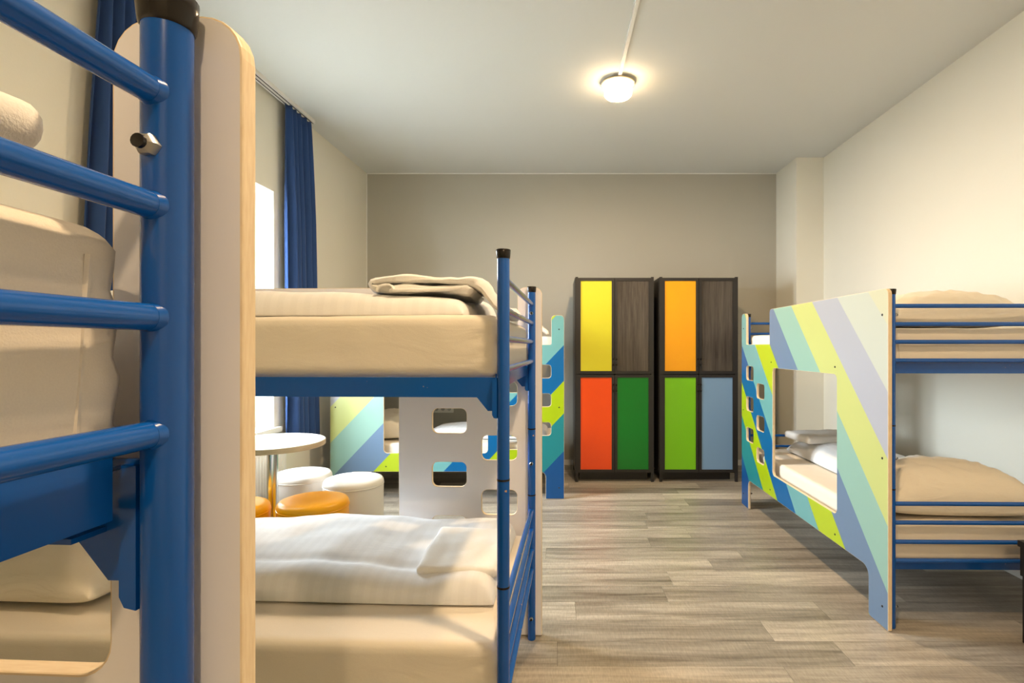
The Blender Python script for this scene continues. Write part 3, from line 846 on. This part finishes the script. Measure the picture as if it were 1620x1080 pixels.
# ------------------------------------------------------------------ table, stools
tx, ty = -1.733, 3.28
tr = tag(link('round_table', None, None, (tx, ty, 0)), 'round pale wood cafe table on a chrome column by the window', 'table')
RT = 0.30
link('tabletop', MB().lathe([(0.0, 0.75), (RT - 0.003, 0.75), (RT, 0.747)], 64).lathe([(RT - 0.001, 0.7185), (RT - 0.004, 0.717), (0, 0.717)], 64).mesh('tabletop', M['tabletop'], 40), tr)
link('edge_band', MB().lathe([(RT, 0.7475), (RT + 0.001, 0.746), (RT + 0.001, 0.719), (RT - 0.001, 0.7175)], 64).mesh('edge_band', M['tableedge'], 40), tr)
link('column', MB().lathe([(0, 0.02), (0.032, 0.02), (0.032, 0.710), (0, 0.710)], 32).mesh('column', M['chrome'], 40), tr)
link('mounting_plate', MB().lathe([(0, 0.707), (0.10, 0.707), (0.10, 0.717), (0, 0.717)], 32).mesh('mounting_plate', M['dark'], 40), tr)
link('base', MB().lathe([(0, 0.0), (0.20, 0.0), (0.20, 0.006), (0.19, 0.012), (0.06, 0.022), (0, 0.024)], 48).mesh('base', M['chrome'], 40), tr)
RS, HS = 0.193, 0.45
sb = [(0, 0.012), (RS - 0.006, 0.012), (RS, 0.02), (RS, HS - 0.05), (RS, HS - 0.046)]
stp = [(RS, HS - 0.046), (RS + 0.0015, HS - 0.036), (RS - 0.002, HS - 0.020), (RS - 0.012, HS - 0.008), (RS - 0.035, HS - 0.001), (RS - 0.09, HS + 0.003), (0, HS + 0.005)]
smesh = {}
for k, mk in (('orange', 'orange'), ('white', 'whiteleather')):
    seam = MB()
    n = 48
    for i in range(n):
        t0, t1 = 2 * math.pi * i / n, 2 * math.pi * (i + 1) / n
        seam.tube(((RS + 0.001) * math.cos(t0), (RS + 0.001) * math.sin(t0), HS - 0.047), ((RS + 0.001) * math.cos(t1), (RS + 0.001) * math.sin(t1), HS - 0.047), 0.0028, 6, caps=False)
    smesh[k] = (MB().lathe(sb, 56).mesh('body', M[mk], 50), MB().lathe(stp, 56).mesh('seat_top', M[mk], 50), seam.mesh('piping', M[mk]),
                MB().lathe([(0, 0), (RS - 0.03, 0), (RS - 0.03, 0.013), (0, 0.013)], 32).mesh('base_ring', M['black'], 40))
for k, x, y_, lab in (('white', -1.355, 3.60, 'white leatherette drum stool nearest the bunk panel, beside the round table'),
                      ('white', -1.775, 3.76, 'white leatherette drum stool behind the table column, by the radiator'),
                      ('orange', -1.400, 3.10, 'orange leatherette drum stool farther from the window wall'),
                      ('orange', -1.805, 2.985, 'orange leatherette drum stool nearer the window wall')):
    s = tag(link('drum_stool', None, None, (x, y_, 0), (0, 0, random.uniform(0, 6))), lab, 'stool', 'drum stools around the table')
    for nm, me in zip(('body', 'seat_top', 'piping', 'base_ring'), smesh[k]): link(nm, me, s)

# ------------------------------------------------------------------ radiator under the window
rad = tag(link('radiator', None), 'white ribbed panel radiator below the window sill', 'radiator')
rt0, rt1 = 1.84, 2.96
b = lw(MB().box(rt0, rt1, -0.095, -0.035, 0.14, 0.57))
link('body', b.mesh('body', M['white'], 0), rad)
i = 0
t = rt0 + 0.02
rib = []
while t < rt1 - 0.03:
    link('rib', lw(MB().prism([(t, -0.094), (t + 0.006, -0.104), (t + 0.022, -0.104), (t + 0.028, -0.094)], 'z', 0.165, 0.545)).mesh('rib', M['white'], 0), rad)
    t += 0.036
link('grille', lw(MB().box(rt0 - 0.004, rt1 + 0.004, -0.105, -0.030, 0.57, 0.578)).mesh('grille', M['white'], 0), rad)
for t in (rt0 + 0.15, rt1 - 0.15): link('wall_bracket', lw(MB().box(t, t + 0.03, -0.036, 0.0, 0.2, 0.5)).mesh('wall_bracket', M['white'], 0), rad)
link('supply_pipe', lw(MB().tube((rt0 + 0.05, -0.06, 0.0), (rt0 + 0.05, -0.06, 0.15), 0.009, 12)).mesh('supply_pipe', M['white']), rad)

# ------------------------------------------------------------------ curtains and rail
rail = tag(link('curtain_rail', None), 'white curtain rail at the ceiling along the window wall', 'curtain rail')
link('track', lw(MB().box(1.40, 4.4, -0.105, -0.035, CEIL - 0.028, CEIL)).mesh('track', M['white'], 0), rail)
for wv in (-0.088, -0.056):
    link('runner_slot', lw(MB().box(1.40, 4.4, wv - 0.004, wv + 0.004, CEIL - 0.0295, CEIL - 0.0275)).mesh('runner_slot', M['bolt'], 0), rail)
def curtain(ta0, ta1, tb0, tb1, zbot, pleats, label, seed, swing=0.0):
    """pleated curtain: spans ta at the top, tb at the bottom (distance along the wall from the back corner)"""
    bm = bmesh.new(); nu, nv = pleats * 14, 40
    ztop = CEIL - 0.032
    grid = []
    for j in range(nv + 1):
        q = j / nv; z = ztop + (zbot - ztop) * q
        e = q ** 0.8
        a = ta0 + (tb0 - ta0) * e; b_ = ta1 + (tb1 - ta1) * e
        rw = []
        for i in range(nu + 1):
            u = i / nu
            ph = 2 * math.pi * pleats * (u + 0.012 * math.sin(9 * u + seed) ) + 0.5 * math.sin(3 * q + seed + 5 * u)
            am = (0.020 + 0.026 * min(1, q * 3)) * (0.75 + 0.4 * noise.noise(Vector((u * 4, q * 1.2, seed))))
            wv = -0.075 - am * math.sin(ph) - swing * q * (1 - u) 
            t_ = a + (b_ - a) * u + 0.010 * math.cos(2 * ph) * min(1, q * 2)
            rw.append(bm.verts.new(wl(t_, wv, z)))
        grid.append(rw)
    for j in range(nv):
        for i in range(nu): bm.faces.new((grid[j][i], grid[j][i + 1], grid[j + 1][i + 1], grid[j + 1][i]))
    bmesh.ops.recalc_face_normals(bm, faces=bm.faces)
    bmesh.ops.solidify(bm, geom=bm.faces[:], thickness=0.003)
    me = bpy.data.meshes.new('curtain'); bm.to_mesh(me); bm.free()
    me.materials.append(M['curtain'])
    me.polygons.foreach_set('use_smooth', [True] * len(me.polygons))
    o = link('curtain', me)
    hk = link('heading_tape', lw(MB().box(ta0, ta1, -0.077, -0.072, ztop - 0.004, ztop + 0.004)).mesh('heading_tape', M['white'], 0), o)
    return tag(o, label, 'curtain', 'blue window curtains')
curtain(1.43, 1.80, 1.29, 1.77, 0.56, 5, 'blue pleated curtain hanging between the window and the grey back wall', 1.3)
curtain(2.99, 3.43, 3.05, 3.57, 0.56, 7, 'blue pleated curtain on the side of the window farther from the back wall', 4.1)

# ------------------------------------------------------------------ ceiling lamps and trunking
LX = 0.462
def lamp(x, y_, label):
    r_ = tag(link('ceiling_lamp', None, None, (x, y_, CEIL)), label, 'ceiling lamp', 'round ceiling lamps')
    link('mounting_plate', MB().lathe([(0, 0), (0.072, 0), (0.075, -0.004), (0.075, -0.016), (0.122, -0.020), (0.122, -0.028), (0.10, -0.036), (0, -0.036)], 40).mesh('mounting_plate', M['plate'], 40), r_)
    link('glass_shade', MB().lathe([(0.088, -0.034), (0.098, -0.044), (0.102, -0.062), (0.102, -0.092), (0.098, -0.102), (0.088, -0.113), (0.070, -0.120), (0.0575, -0.1225)], 32).mesh('glass_shade', M['glow_side'], 40), r_)
    link('lens', MB().lathe([(0.058, -0.1224), (0.035, -0.125), (0, -0.126)], 32).mesh('lens', M['glow'], 40), r_)
    for z, rr in ((-0.055, 0.1015), (-0.100, 0.1015)):
        g = MB()
        for i in range(32):
            a0, a1_ = 2 * math.pi * i / 32, 2 * math.pi * (i + 1) / 32
            g.tube((rr * math.cos(a0), rr * math.sin(a0), z), (rr * math.cos(a1_), rr * math.sin(a1_), z), 0.0018, 5, caps=False)
        link('wire_band', g.mesh('wire_band', M['steel']), r_)
    return r_
lamp(LX, 3.92, 'lit round glass lamp on the ceiling at the end of the white trunking')
lamp(LX, 1.05, 'lit round glass lamp on the ceiling above the space between the bunks')
lamp(LX, -1.82, 'lit round glass lamp on the ceiling farthest from the lockers')
ct = tag(link('cable_trunking', MB().box(LX - 0.011, LX + 0.011, 1.05 + 0.078, 3.92 - 0.078, CEIL - 0.016, CEIL).mesh('cable_trunking', M['plastic'], 0)),
         'thin white cable trunking running along the ceiling to the lamp', 'trunking')
cb_ = MB()
cb_.tube((LX, 3.835, CEIL - 0.010), (LX - 0.004, 3.855, CEIL - 0.020), 0.004, 8)
link('cable', cb_.mesh('cable', M['plastic']), ct)

# ------------------------------------------------------------------ wall sockets behind the back bunk
so = tag(link('wall_socket', None, None, (-1.255, ZB, 0.63)), 'white triple wall socket on the grey wall behind the back bunk', 'socket')
link('frame', MB().prism(rrect(-0.118, 0.118, -0.042, 0.042, 0.006, 3), 'y', -0.010, 0).mesh('frame', M['plastic'], 0), so)
for k in (-1, 0, 1):
    ins = MB()
    n = 24
    ins.tube((k * 0.071, -0.0135, 0), (k * 0.071, -0.009, 0), 0.030, 28)
    i_ = link('insert', ins.mesh('insert', M['plastic']), so)
    link('recess', MB().tube((k * 0.071, -0.0145, 0), (k * 0.071, -0.013, 0), 0.021, 24).mesh('recess', mat('socket_shadow_grey', (0.45, 0.45, 0.44, 1), 0.5)), i_)
    for dx in (-0.0095, 0.0095): link('pin_hole', MB().tube((k * 0.071 + dx, -0.0150, 0), (k * 0.071 + dx, -0.0140, 0), 0.003, 10).mesh('pin_hole', M['black']), i_)

# ------------------------------------------------------------------ small black table at the end of the striped bunk
bt = tag(link('side_table', None, None, (2.32, 2.20, 0)), 'small black table standing at the end of the striped bunk', 'table')
link('tabletop', MB().box(-0.236, 0.236, -0.21, 0.21, 0.43, 0.457).mesh('tabletop', M['table_black'], 0), bt)
for nm, bx in (('apron', (-0.228, 0.228, 0.185, 0.205)), ('apron', (-0.228, 0.228, -0.205, -0.185)), ('apron', (-0.232, -0.212, -0.185, 0.185)), ('apron', (0.212, 0.232, -0.185, 0.185))):
    link(nm, MB().box(*bx, 0.30, 0.43).mesh('apron', M['table_black'], 0), bt)
for sx in (-1, 1):
    for sy in (-1, 1):
        link('leg', MB().box(-0.02, 0.02, -0.02, 0.02, 0, 0.30).mesh('leg', M['table_black'], 0), bt, (sx * 0.200, sy * 0.182, 0))
